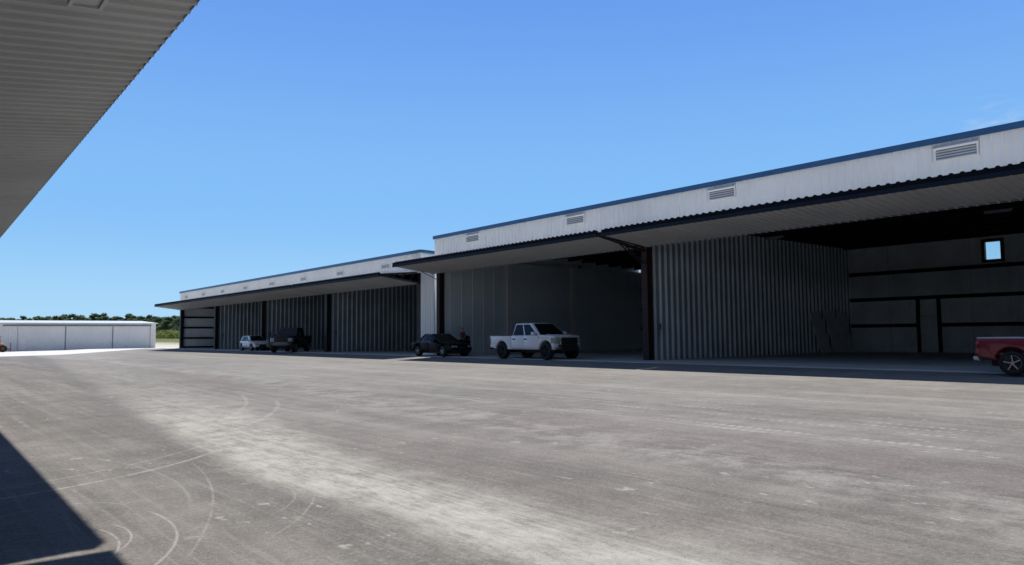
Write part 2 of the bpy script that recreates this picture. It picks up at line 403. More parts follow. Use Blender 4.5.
    o = t.mix(t.m('MULTIPLY', tm, .62), o, (.46, .45, .42))
    # stone grain
    o = t.mix(t.m('MULTIPLY', t.ramp(grain, .5, .66), .42), o, (.42, .40, .37))
    o = t.mix(t.m('MULTIPLY', t.ramp(grain, .5, .34), .45), o, (.06, .058, .055))
    t.put(b.inputs['Base Color'], o); b.inputs['Roughness'].default_value = .9; b.inputs['Specular IOR Level'].default_value = .2
    t.put(b.inputs['Normal'], t.bump(t.m('ADD', t.m('MULTIPLY', grain, .5), t.m('MULTIPLY', mid, .5)), .35, .012))
    return m
def land_mat():
    m, t, b = newmat('sandy_land')
    p, x, y, z = t.xyz()
    n = t.noise(p, .04, 6.0, .6); n2 = t.noise(p, .8, 5.0, .6)
    sand = t.mix(n2, (.50, .46, .38), (.66, .62, .54)); grass = t.mix(n2, (.10, .13, .045), (.19, .20, .08))
    g = t.ramp(t.m('ADD', y, t.m('MULTIPLY', n, 60.0)), 205.0, 230.0)
    t.put(b.inputs['Base Color'], t.mix(g, sand, grass)); b.inputs['Roughness'].default_value = .95
    b.inputs['Specular IOR Level'].default_value = .1
    return m
dds = [-1500, -400, -200, -60, -8, 0, 8]+list(range(14, 25))+[25.2, 60, 120, 300, 600, 1500]
sss = [-1500, -400, -100, 0, 60]+list(range(62, 140, 4))+[140, 150, 165]+list(range(172, 220, 4))+[220, 260, 400, 900, 3000]
sheet('ground', dds, sss, -.06, land_mat())
sheet('apron', [-1.9, -.2, 0, 4, 8, 11]+list(range(14, 25))+[25.2], [-60, -20, 0, 20, 40, 60]+list(range(62, 106, 4))+[107], 0, apron_mat())
sheet('concrete_pad', [-60, -20, 0, 8]+list(range(14, 25))+[25.2, 30, 39], [107, 110]+list(range(114, 140, 4))+[140, 149.6], -.004, M['pad'])
sl = MB(); sl.box(25.2, 48.4, -47.5, 98.3, -.4, 0.0)
tag(sl.build('hangar_floor', 'slab'), kind='structure')
sl = MB(); sl.box(-25, -.2, -44.6, 65.4, -.8, -.372)
tag(sl.build('opposite_floor', 'slab'), kind='structure')

# ------------------------------------------------------------------ hangars
def bifold(parent, s0, s1, zo_t, zo_b, zi_b, zhinge, dep, skin, pitch, ribd=.06):
    """a bifold door folded open: two ribbed leaves meeting at a middle hinge out over the apron (local x = into the building)"""
    L = s1-s0
    # lower leaf: underside faces down
    a = Vector((-dep+(.03 if skin == 'canopy' else -.036), s0, zo_b+.035)); bq = Vector((-.02, s0, zi_b+.035)); V = bq-a
    lo = MB(); n = Vector((V.z, 0, -V.x)).normalized()
    if n.z > 0: n = -n
    lo.corr(a, (0, 1, 0), V, n, L, V.length, pitch, .07, ribd, .03)
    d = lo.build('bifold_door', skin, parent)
    # upper leaf: its skin faces up
    a = Vector((-dep+.075, s0, zo_t-.035)); bq = Vector((-.06, s0, zhinge)); V2 = bq-a
    u = MB(); n2 = Vector((-V2.z, 0, V2.x)).normalized()
    if n2.z < 0: n2 = -n2
    u.corr(a, (0, 1, 0), V2, n2, L, V2.length, pitch, .075, ribd+.012, .03)
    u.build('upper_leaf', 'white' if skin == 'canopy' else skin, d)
    # outer edge: black seal above a navy edge rail
    e = MB(); zz = zo_t-.005; e.corr((-dep-.03, s0, zz), (0, 1, 0), (1, 0, 0), (0, 0, 1), L, .10, pitch, .09, ribd*.7 if skin == 'canopy' else .02, zz-zo_b-.118); e.build('edge_seal', 'seal', d)
    e = MB(); e.box(-dep-.04, -dep+(.07 if skin == 'canopy' else -.0365), s0-.01, s1+.01, zo_b-(.02 if skin == 'canopy' else .006), zo_b+.115); e.build('edge_rail', 'navy' if skin == 'canopy' else skin, d)
    e = MB(); e.box(-.10, -.012, s0, s1, zi_b-.012, zi_b+.03); e.build('bottom_rail', 'gutter', d)
    # inside steel of the two leaves, seen at the open ends
    n = int(L/2.2)
    for k in range(n+1):
        fr = MB()
        y = s0+.05+(L-.1)*k/n
        fr.bar((-dep+.08, y, zo_b+.12), (-.06, y, zi_b+.12), .06, .09)
        fr.bar((-dep+.08, y, zo_t-.14), (-.10, y, zhinge-.10), .06, .09)
        if k in (0, n):
            for q in (.3, .55, .78):
                fr.bar((-dep*(1-q), y, zo_b+.1+(zi_b-zo_b)*q), (-dep*(1-q-.12), y, zo_t-.1+(zhinge-zo_t)*(q+.12)), .05, .05)
        fr.build('leaf_frame', 'steel', d)
    # lift arms at each end of the door
    return d
def vent(parent, s, z, wd=1.25, h=.36, hood=True):
    f = MB()
    f.box(-.085, -.035, s-wd/2-.05, s+wd/2+.05, z-h/2-.04, z-h/2); f.box(-.085, -.035, s-wd/2-.05, s+wd/2+.05, z+h/2, z+h/2+.05)
    f.box(-.085, -.035, s-wd/2-.05, s-wd/2, z-h/2, z+h/2); f.box(-.085, -.035, s+wd/2, s+wd/2+.05, z-h/2, z+h/2)
    v = f.build('vent', 'white', parent)
    if hood:
      f = MB(); f.hexa([(-.17, s-wd/2-.06, z+h/2+.03), (-.035, s-wd/2-.06, z+h/2+.052), (-.035, s+wd/2+.06, z+h/2+.052), (-.17, s+wd/2+.06, z+h/2+.03),
                      (-.17, s-wd/2-.06, z+h/2+.05), (-.035, s-wd/2-.06, z+h/2+.16), (-.035, s+wd/2+.06, z+h/2+.16), (-.17, s+wd/2+.06, z+h/2+.05)])
      f.build('hood', 'white', v)
    f = MB()
    for k in range(4):
        zz = z-h/2+h*(k+.5)/4
        f.hexa([(-.075, s-wd/2, zz-.035), (-.07, s-wd/2, zz-.045), (-.07, s+wd/2, zz-.045), (-.075, s+wd/2, zz-.035),
                (-.04, s-wd/2, zz+.03), (-.036, s-wd/2, zz+.02), (-.036, s+wd/2, zz+.02), (-.04, s+wd/2, zz+.03)])
    f.build('louver', 'louver', v)
    f = MB(); f.box(-.056, -.0525, s-wd/2, s+wd/2, z-h/2, z+h/2); f.build('backing', 'gutter', v)
    return v
def hangar(loc, rz, label, posts, ztop, zfas, fold, depth, first_wall, last_wall, vents, postmat='steel', skin='canopy', pitch=.305, walls=('partition',), girts=True, gap=.15, back_open=None, postw=.30, armw=.05):
    root = empty('hangar', loc, rz); tag(root, label, 'hangar')
    s0, s1 = first_wall, last_wall; drop = .75
    # header wall over the doors
    f = MB(); f.corr((-.0, s0, zfas), (0, 1, 0), (0, 0, 1), (-1, 0, 0), s1-s0, ztop-zfas-.0, .305, .05, .05, .12)
    f.build('header_wall', 'white', root)
    f = MB(); f.box(-.085, .10, s0-.06, s1+.06, ztop, ztop+.20); f.box(-.11, -.085, s0-.06, s1+.06, ztop-.02, ztop+.20)
    for yy in (s0-.06, s1+.02):
        f.hexa([(.10, yy-.03, ztop), (depth+.2, yy-.03, ztop-drop), (depth+.2, yy+.07, ztop-drop), (.10, yy+.07, ztop),
                (.10, yy-.03, ztop+.2), (depth+.2, yy-.03, ztop-drop+.2), (depth+.2, yy+.07, ztop-drop+.2), (.10, yy+.07, ztop+.2)])
    f.build('roof_trim', 'blue', root)
    rf = MB()
    rf.hexa([(.12, s0, ztop-.06), (depth+.2, s0, ztop-drop-.06), (depth+.2, s1, ztop-drop-.06), (.12, s1, ztop-.06),
             (.12, s0, ztop+.06), (depth+.2, s0, ztop-drop+.06), (depth+.2, s1, ztop-drop+.06), (.12, s1, ztop+.06)])
    rfo = rf.build('roof', 'roof', root)
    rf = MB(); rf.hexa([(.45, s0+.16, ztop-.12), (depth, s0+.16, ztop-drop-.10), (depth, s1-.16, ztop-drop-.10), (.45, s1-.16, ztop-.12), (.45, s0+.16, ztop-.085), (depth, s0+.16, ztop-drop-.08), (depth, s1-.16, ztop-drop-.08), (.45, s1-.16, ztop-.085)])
    rf.build('roof_insulation', 'ceiling', rfo)  # added dark sheet, paints the roof underside as shaded
    # end walls: ribbed outside, girts inside
    for yy, nn in ((s0, -1), (s1, 1)):
        ew = MB(); y1 = yy-nn*.05
        ew.corr((.13, yy-nn*.10, 0), (1, 0, 0), (0, 0, 1), (0, nn, 0), depth-.03, ztop-drop-.1, .305, .06, .03, .05)
        ew.hexa([(.13, yy-nn*.15, ztop-drop-.1), (depth+.1, yy-nn*.15, ztop-drop-.1), (depth+.1, yy-nn*.10, ztop-drop-.1), (.13, yy-nn*.10, ztop-drop-.1),
                 (.13, yy-nn*.15, ztop-.07), (depth+.1, yy-nn*.15, ztop-drop-.07), (depth+.1, yy-nn*.10, ztop-drop-.07), (.13, yy-nn*.10, ztop-.07)])
        e = ew.build('end_wall', 'insul' if girts else 'white', root)
        g = MB()
        for z in (.12, 1.25, 2.55, 3.85, 5.1):
            if z < ztop-drop-.5: g.box(.3, depth-.2, yy-nn*.38, yy-nn*.16, z-.11, z+.11)
        for xx in (6.5, 13):
            g.box(xx-.12, xx+.12, yy-nn*.42, yy-nn*.385, 0, ztop-drop-.4)
        g.each('girt', 'girt', e)
    # back wall with an opening for each window
    def backwall(y0, y1, win, door):
        b = MB(); zt = ztop-drop-.07; X0, X1 = depth+.02, depth+.14
        if win:
            wy, wz, ww, wh = win
            b.box(X0, X1, y0, wy-ww/2, 0, zt); b.box(X0, X1, wy+ww/2, y1, 0, zt)
            b.box(X0, X1, wy-ww/2, wy+ww/2, 0, wz-wh/2); b.box(X0, X1, wy-ww/2, wy+ww/2, wz+wh/2, zt)
        else: b.box(X0, X1, y0, y1, 0, zt)
        o = b.build('back_wall', 'insul', root)
        g = MB()
        for z in (1.62, 3.26, 4.88):
            if door and z < 2:
                g.box(depth-.20, depth+.015, y0+.1, door-.58, z-.10, z+.10); g.box(depth-.20, depth+.015, door+.58, y1-.1, z-.10, z+.10)
            else: g.box(depth-.20, depth+.015, y0+.1, y1-.1, z-.10, z+.10)
        if door:
            for q in (-.58, .58): g.box(depth-.22, depth+.012, door+q-.07, door+q+.07, 0, 3.155)
        g.each('girt', 'girt', o)
        sm_ = MB(); k = y0+1.3
        while k < y1-1:
            if not (door and abs(k-door) < .8) and not (win and abs(k-win[0]) < .7): sm_.box(depth-.002, depth+.018, k-.022, k+.022, .02, zt-.1)
            k += 1.52
        sm_.each('seam_tape', 'louver', o)
        if win:
            fr = MB(); wy, wz, ww, wh = win
            for a, b_ in ((wy-ww/2-.13, wy-ww/2+.03), (wy+ww/2-.03, wy+ww/2+.13)): fr.box(depth-.1, X1+.03, a, b_, wz-wh/2-.13, wz+wh/2+.13)
            for a, b_ in ((wz-wh/2-.13, wz-wh/2+.03), (wz+wh/2-.03, wz+wh/2+.13)): fr.box(depth-.098, X1+.028, wy-ww/2+.032, wy+ww/2-.032, a, b_)
            fw_ = fr.build('window', 'steel', root)
            pn = MB(); pn.box(depth+.07, depth+.08, wy-ww/2+.02, wy+ww/2-.02, wz-wh/2+.02, wz+wh/2-.02); pn.build('pane', 'pane', fw_)
        if door:
            dm = MB(); dm.box(depth-.05, depth+.01, door-.46, door+.46, .02, 2.12); dd = dm.build('walk_door', 'partition', root)
            dm = MB(); dm.box(depth-.08, depth+.008, door-.505, door+.505, 2.14, 2.22); dm.box(depth-.08, depth+.008, door-.505, door-.465, .0, 2.138); dm.box(depth-.08, depth+.008, door+.465, door+.505, .0, 2.138)
            dm.build('door_frame', 'louver', dd)
            dm = MB(); dm.tube((depth-.11, door+.36, 1.0), (depth-.05, door+.36, 1.0), .03); dm.build('handle', 'chrome', dd)
    for i in range(len(posts)-1):
        a, b = posts[i], posts[i+1]
        spec = (back_open or {}).get(i, (None, None))
        backwall(a+.02, b-.02, *spec)
    # posts, partitions and the folded doors
    zo_t, zo_b, zi_b, zh, dep = fold
    for i, ps in enumerate(posts):
        w2 = postw/2
        pm = MB(); pm.box(.02, .10, ps-w2, ps+w2, 0, zfas); pm.box(.10, .34, ps-.03, ps+.03, 0, zfas); pm.box(.34, .42, ps-w2, ps+w2, 0, zfas)
        pm.build('door_post', postmat, root)
        if 0 < i < len(posts)-1:
            kind = walls[i % len(walls)]
            pw = MB()
            if kind == 'partition':
                pw.corr((.45, ps-.04, 0), (1, 0, 0), (0, 0, 1), (0, -1, 0), depth-.45, ztop-1.02, .43, .065, .10, .03)
                pw.corr((.45, ps+.04, 0), (1, 0, 0), (0, 0, 1), (0, 1, 0), depth-.45, ztop-1.02, .43, .065, .10, .03)
                o = pw.build('partition_wall', 'partition', root)
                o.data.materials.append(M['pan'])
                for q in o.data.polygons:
                    if all(abs(abs(o.data.vertices[i].co.y-ps)-.04) < .012 for i in q.vertices): q.material_index = 1  # flats painted darker than the ribs in place of shade
                eb = MB(); eb.box(.82, .96, ps-.19, ps-.128, 1.45, 1.72); eb.tube((.89, ps-.16, 1.1), (.89, ps-.16, 1.45), .02); eb.build('switch_box', 'gutter', o)
            else:
                pw.corr((.45, ps-.04, 0), (1, 0, 0), (0, 0, 1), (0, -1, 0), 5.2, ztop-1.35, .92, .05, .02, .03)
                pw.box(5.65, depth, ps-.07, ps-.04, 0, ztop-1.35)
                pw.box(.45, depth, ps+.01, ps+.05, 0, ztop-1.35)
                o = pw.build('partition_wall', 'liner', root)
                sm_ = MB()
                for k in (5.65, 10.4, 15.2): sm_.box(k-.10, k+.10, ps-.095, ps-.072, 0, ztop-1.4)
                sm_.each('cover_strip', 'insul', o)
    for i in range(len(posts)-1):
        over = .62 if (ztop > 7 and ztop < 8 and i == len(posts)-2) else -gap
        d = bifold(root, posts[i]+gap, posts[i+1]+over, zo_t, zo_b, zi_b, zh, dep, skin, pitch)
        for yy, sg in ((posts[i]+gap-.06, 1), (posts[i+1]-gap+.06, -1)) if armw else ():
            ar = MB(); p0 = Vector((-dep+.06, yy, zo_b+.02)); p1 = Vector((.0, yy, zi_b-.16))
            if armw >= .05 and ((i == len(posts)-2 and sg < 0) or (i == 0 and sg > 0)):
                ar.bar(p0.lerp(p1, .55), p1-Vector((0, 0, .3)), .035); ar.build('lift_arm', 'steel', d); continue
            if armw < .05: p1.z = zi_b+.02
            ar.bar(p0, p1, armw, armw*1.4)
            if armw >= .05: ar.bar(p0.lerp(p1, .45), Vector((-.02, yy, zi_b-.75)), .04, .05); ar.bar(p0.lerp(p1, .7), Vector((-.4, yy, zi_b+.02)), .04, .05)
            ar.build('lift_arm', 'steel', d)
    # header beam behind the doors and roof purlins
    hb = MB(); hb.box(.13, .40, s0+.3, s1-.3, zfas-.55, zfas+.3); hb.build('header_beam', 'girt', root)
    pl = MB(); k = 1.5
    while k < depth-.5:
        zz = ztop-.125-drop*k/depth; pl.box(k-.04, k+.04, s0+.2, s1-.2, zz-.26, zz-.03); k += 1.5
    pl.each('purlin', 'girt', root)
    for s, z in vents: vent(root, s, z, *((1.25, .36, True) if ztop > 7 else (1.15, .26, False)))
    return root
DEPTH = 20.1
nearh = hangar((27, 0, 0), 0, 'taller nearer white metal hangar, blue roof trim, open doors behind the white and red pickups',
       [-47.1, -29.6, -12.1, 5.4, 22.9, 40.34], 7.60, 5.95, (5.89, 5.62, 5.31, 6.12, 3.0), DEPTH, -47.4, 40.68,
       [(s, 7.18) for s in (36.4, 27.4, 18.45, 9.3, .5, -8.4, -17.3, -26, -35, -44)], postmat='primer', walls=('partition',),
       back_open={2: ((-3.5, 5.72, .86, 1.05), None), 3: ((14.65, 5.74, .84, 1.05), 18.15), 4: (None, 35.0)}, postw=.34)
# the partition that closes the first bay of the nearer hangar is a lined wall
pw = MB(); pw.corr((.45, 40.2, 0), (1, 0, 0), (0, 0, 1), (0, -1, 0), 5.2, 6.3, .92, .05, .02, .03); pw.box(5.65, DEPTH, 40.17, 40.2, 0, 6.3)
o = pw.build('partition_wall', 'liner', nearh)
pw = MB()
for k in (5.9, 12.1): pw.box(k-.20, k+.20, 40.12, 40.168, 0, 6.3)
pw.each('cover_strip', 'white', o)
farh = hangar((27, 0, 0), 0, 'lower white metal hangar farther down the row, four open doors and small vents',
       [42.62, 56.9, 71.1, 84.9, 98.1], 6.88, 5.5, (5.40, 5.14, 4.76, 5.62, 3.0), DEPTH, 42.4, 98.25,
       [(s, 6.28) for s in (47.0, 54.2, 61.2, 68.3, 75.3, 82.2, 88.9, 95.4)], walls=('partition',), postw=.40, gap=.06, armw=.03)
iw = MB(); iw.corr((27.0, 40.75, 0), (0, 1, 0), (0, 0, 1), (-1, 0, 0), 1.62, 5.9, .305, .06, .03, .08)
tag(iw.build('infill_wall', 'white'), 'narrow ribbed white wall filling the slot between the two hangars of the row', 'wall')
left = hangar((-.3, 0, -.372), math.pi-R(.64), 'hangar whose grey corrugated folded door hangs across the upper left corner of the photo',
       [-65.0, -46.8, -28.6, -10.4, 7.8, 26.0, 44.2], 9.0, 6.9, (6.72, 6.45, 6.01, 7.0, 3.29), 20, -65.3, 44.5,
       [], postmat='primer', skin='canopyleft', pitch=.36, gap=.13, armw=0)
# small framed pane in the folded door over the camera
def under(d, s_, off): return (d, s_, 5.638+.1337*(d+.3-.0112*s_)-off)
def framed(d0, d1, s0, s1):
    ldoor = [c for c in left.children if c.name.startswith('bifold_door')]
    ldoor = min(ldoor, key=lambda o: abs((min(v.co.y for v in o.data.vertices)+max(v.co.y for v in o.data.vertices))/2+19))
    f = MB()
    inv = left.matrix_basis.inverted()
    def lw(p): return inv @ Vector(p)      # world -> the left hangar's own axes
    for a, b, c, d in ((d0, d1, s0, s0+.05), (d0, d1, s1-.05, s1), (d0, d0+.05, s0+.052, s1-.052), (d1-.05, d1, s0+.052, s1-.052)):
        q = [(a, c), (b, c), (b, d), (a, d)]
        f.hexa([lw(under(x_, y_, .085)) for x_, y_ in q]+[lw(under(x_, y_, -.01)) for x_, y_ in q])
    f.build('hatch_frame', 'louver', ldoor)
    g = MB(); q = [(d0+.05, s0+.05), (d1-.05, s0+.05), (d1-.05, s1-.05), (d0+.05, s1-.05)]
    g.hexa([lw(under(x_, y_, .05)) for x_, y_ in q]+[lw(under(x_, y_, .03)) for x_, y_ in q]); g.build('hatch_panel', 'louver', ldoor)
framed(1.60, 2.03, 10.72, 11.52)
#VEH
# ------------------------------------------------------------------ vehicles (local x = forward, y = left, z = up)
def arc(cx, cz, r, a0, a1, n=9):
    return [(cx+r*math.cos(R(a0+(a1-a0)*i/(n-1))), cz+r*math.sin(R(a0+(a1-a0)*i/(n-1)))) for i in range(n)]
def wheel_parts(parent, x, y, r, w, side, spokes, rim='rim', rr=.62):
    hub = MB(); s = side; ri = r*rr
    hub.lathe([(ri*1.02, -w*.38), (ri*1.02, w*.38), (ri*.94, w*.42), (ri*.9, w*.25), (ri*.3, w*.20), (.001, w*.2)], 28, 'y')
    for k in range(spokes):
        a = 2*math.pi*k/spokes+.2; c, sn = math.cos(a), math.sin(a)
        hub.bar((c*ri*.12, w*.34, sn*ri*.12), (c*ri*.95, w*.38, sn*ri*.95), ri*(.52 if spokes == 5 else .34), w*.10)
    hub.lathe([(ri*.22, w*.30), (ri*.22, w*.42), (.001, w*.43)], 12, 'y')
    if s < 0: hub.v = [(-a, -b, c) for a, b, c in hub.v]
    o = hub.build('wheel', rim, parent); o.location = (x, y, r)
    di = MB(); di.lathe([(ri*.93, w*.29*s), (.001, w*.27*s)], 24, 'y'); di.build('hub_dish', 'steel', o)
    ty = MB(); ty.lathe([(ri, -w*.45), (ri*1.1, -w*.5), (r*.94, -w*.5), (r*.99, -w*.4), (r, -w*.2), (r, w*.2), (r*.99, w*.4), (r*.94, w*.5), (ri*1.1, w*.5), (ri, w*.45)], 32, 'y')
    ty.build('tyre', 'tyre', o, smooth=True)
    return o
def cab(root, name, mat, xb0, xb1, zb, hwb, xt0, xt1, zt, hwt, side_win, glass='glass'):
    """greenhouse: bottom rectangle xb0..xb1 at zb, roof rectangle xt0..xt1 at zt"""
    g = MB(); g.hexa([(xb0, -hwb, zb), (xb1, -hwb, zb), (xb1, hwb, zb), (xb0, hwb, zb), (xt0, -hwt, zt), (xt1, -hwt, zt), (xt1, hwt, zt), (xt0, hwt, zt)])
    o = g.build(name, mat, root, bevel=.085)
    q = .07
    w_ = MB(); w_.patch([(xb1, -hwb, zb), (xb1, hwb, zb), (xt1, hwt, zt), (xt1, -hwt, zt)], [(.05, .04), (.95, .04), (.92, .93), (.08, .93)], .006); w_.build('windshield', glass, root)
    w_ = MB(); w_.patch([(xb0, hwb, zb), (xb0, -hwb, zb), (xt0, -hwt, zt), (xt0, hwt, zt)], [(.07, .12), (.93, .12), (.90, .90), (.10, .90)], .004); w_.build('rear_window', 'glass', root)
    for sgn in (-1, 1):
        for pts in side_win:
            c = [(xb0, -hwb, zb), (xb1, -hwb, zb), (xt1, -hwt, zt), (xt0, -hwt, zt)]; pp = pts
            if sgn > 0:
                c = [(xb1, hwb, zb), (xb0, hwb, zb), (xt0, hwt, zt), (xt1, hwt, zt)]; pp = [(1-u, v) for u, v in pts]
            w_ = MB(); w_.patch(c, pp, .004); w_.build('side_window', 'glass', root)
    return o
def mirror_part(root, x, y, z, sgn, mat):
    m_ = MB(); m_.box(x-.07, x+.07, y, y+sgn*.24, z-.10, z+.10) if sgn > 0 else m_.box(x-.07, x+.07, y+sgn*.24, y, z-.10, z+.10)
    return m_.build('side_mirror', mat, root, bevel=.03)
def door_panel(root, x0, x1, z0, z1, hw, sgn, mat, handle='blackplastic', hx=None):
    d = MB(); y0, y1 = (hw-.01, hw+.012) if sgn > 0 else (-hw-.012, -hw+.01)
    d.box(x0, x1, y0, y1, z0, z1); o = d.build('door', mat, root, bevel=.006)
    hx = x0+.14 if hx is None else hx
    h = MB(); h.box(hx-.11, hx+.11, *( (y1-.002, y1+.035) if sgn > 0 else (y0-.035, y0+.002)), z1-.20, z1-.14); h.build('door_handle', handle, o, bevel=.01)
    return o
def pickup(loc, rz, label, mat, L=(2.78, -3.02), wb=3.65, hw=1.0, zr=.50, zb=1.22, zt=1.88, wr=.41, cabx=(-.97, 1.28), crew=True, grillemat='blackplastic', cap=None, group=None, rim='steel', spokes=6, hood=1.16, flare=False, glass='glass', bumpermat='blackplastic', rr=.62, w=.28):
    root = empty('pickup_truck', loc, rz); tag(root, label, 'pickup truck', group)
    xf, xr = L; fa, ra = wb/2, -wb/2; ar = wr+.075; c0, c1 = cabx
    # cab and nose, one pressed shell with the wheel arch cut out
    low = [(c0, zr), (fa-ar, zr)] + arc(fa, wr+.02, ar, 175, 5) + [(fa+ar, zr), (xf-.10, zr+.04), (xf-.02, zr+.30), (xf, hood-.30), (xf-.05, hood-.08), (xf-.22, hood), (c1+.30, zb+.02), (c1-.02, zb+.02), (c0, zb)]
    b = MB(); b.extrude(low, -hw, hw, .085); b.build('body', mat, root)
    # hood bulge
    h = MB(); h.hexa([(c1+.10, -hw*.72, zb-.05), (xf-.30, -hw*.62, hood-.06), (xf-.30, hw*.62, hood-.06), (c1+.10, hw*.72, zb-.05), (c1+.14, -hw*.6, zb+.05), (xf-.34, -hw*.5, hood+.035), (xf-.34, hw*.5, hood+.035), (c1+.14, hw*.6, zb+.05)])
    h.build('hood', mat, root, bevel=.015)
    # bed: two sides, tailgate, head and floor
    bl = [(xr, zr+.12), (ra-ar, zr+.02)] + arc(ra, wr+.02, ar, 175, 5) + [(ra+ar, zr), (c0-.025, zr), (c0-.025, zb-.01), (xr, zb-.01)]
    b = MB(); b.extrude(bl, -hw, -hw+.14, .055); b.extrude(bl, hw-.14, hw, .055)
    b.box(c0-.10, c0-.03, -hw+.1, hw-.1, zr+.05, zb-.03); b.box(xr+.08, c0-.1, -hw+.115, hw-.115, zr+.18, zr+.24)
    bed = b.build('bed', mat, root)
    tg = MB(); tg.box(xr-.012, xr+.05, -hw+.13, hw-.13, zr+.16, zb-.02); t_ = tg.build('tailgate', mat, root, bevel=.012)
    hd = MB(); hd.box(xr-.03, xr-.01, -.10, .10, zb-.20, zb-.14); hd.build('handle', 'blackplastic', t_)
    for sg in (-1, 1):
        rl_ = MB(); y0 = sg*(hw-.06); rl_.box(xr+.02, c0-.06, y0-.055, y0+.055, zb-.008, zb+.025); rl_.build('bed_rail', cap or 'blackplastic', bed, bevel=.008)
        tl = MB(); tl.box(xr-.02, xr+.10, sg*(hw-.055)-.07, sg*(hw-.055)+.07, zb-.48, zb-.10); tl.build('taillight', 'taillamp', root, bevel=.012)
        hl = MB(); hl.box(xf-.34, xf+.012, sg*(hw-.17)-.18, sg*(hw-.17)+.178, hood-.40, hood-.10); hl.build('headlight', 'lamp', root, bevel=.035)
        mirror_part(root, c1-.30, sg*(hw-.02), zb+.12, sg, mat if mat == 'carwhite' else 'blackplastic')
    # cab glass
    nwin = [[(.05, .05), (.45, .05), (.45, .89), (.12, .89), (.08, .8)], [(.50, .05), (.93, .05), (.86, .84), (.82, .89), (.50, .89)]] if crew else [[(.10, .10), (.90, .10), (.78, .88), (.16, .88)]]
    if crew == 'ext': nwin = [[(.05, .10), (.30, .10), (.30, .88), (.10, .88)], [(.35, .10), (.90, .10), (.80, .88), (.35, .88)]]
    cab(root, 'cab', mat, c0+.01, c1, zb-.02, hw-.06, c0+.14, c1-.82, zt, hw-.23, nwin, glass)
    cl = c1-c0; mid = c0+cl*.47
    for sg in (-1, 1):
        if crew is True:
            door_panel(root, c0+.12, mid-.01, zr+.06, zb-.02, hw, sg, mat, hx=c0+.28); door_panel(root, mid+.01, c1-.12, zr+.06, zb-.02, hw, sg, mat, hx=mid+.16)
        else: door_panel(root, c0+cl*.36, c1-.12, zr+.06, zb-.02, hw, sg, mat)
        mf = MB(); mf.box(fa+ar+.005, fa+ar+.07, sg*(hw-.04)-.05, sg*(hw-.04)+.05, wr*.55, zr+.1) if False else None
    # nose
    g = MB(); g.box(xf-.06, xf+.02, -hw+.35, hw-.35, hood-.48, hood-.10)
    gr = g.build('grille', grillemat, root, bevel=.01)
    g = MB(); g.box(xf+.018, xf+.032, -hw+.40, hw-.40, hood-.30, hood-.265); g.build('grille_bar', 'chrome' if grillemat == 'chrome' else 'steel', gr)
    for sg in (-1, 1):
        li = MB(); li.box(xf-.20, xf+.016, sg*(hw-.36)-.015, sg*(hw-.36)+.015, hood-.44, hood-.09); li.build('lamp_trim', 'chrome', root, bevel=.006)
        fl_ = MB(); fl_.box(xf-.10, xf+.02, sg*(hw-.20)-.09, sg*(hw-.20)+.09, zr+.05, zr+.14); fl_.build('fog_lamp', 'gutter', root, bevel=.01)
    bp = MB(); bp.extrude([(xf-.20, zr-.04), (xf+.08, zr-.02), (xf+.11, zr+.06), (xf+.10, zr+.24), (xf-.05, zr+.27), (xf-.2, zr+.27)], -hw+(.02 if bumpermat == 'chrome' else .30), hw-(.02 if bumpermat == 'chrome' else .30), .05); bp.build('front_bumper', bumpermat, root)
    bp = MB(); bp.extrude([(xr+.05, zr+.0), (xr-.10, zr+.03), (xr-.11, zr+.13), (xr+.05, zr+.15)], -hw+.04, hw-.04, .03); bp.build('rear_bumper', 'louver' if bumpermat != 'blackplastic' else 'blackplastic', root)
    # underside
    u = MB(); u.box(xr+.3, xf-.3, -.42, .42, zr-.16, zr+.12); u.box(fa-.08, fa+.08, -hw+.2, hw-.2, wr-.08, wr+.08); u.box(ra-.1, ra+.1, -hw+.2, hw-.2, wr-.1, wr+.1)
    for ax in (fa, ra): u.box(ax-ar-.02, ax+ar+.02, -hw+.32, hw-.32, zr-.02, zr+.42)
    u.build('chassis', 'steel', root)
    for ax in (fa, ra):
        for sg in (-1, 1): wheel_parts(root, ax, sg*(hw-.15), wr, w, sg, spokes, rim, rr)
    style(root, xf, xr, hw, zb, zt, .12, .03)
    return root
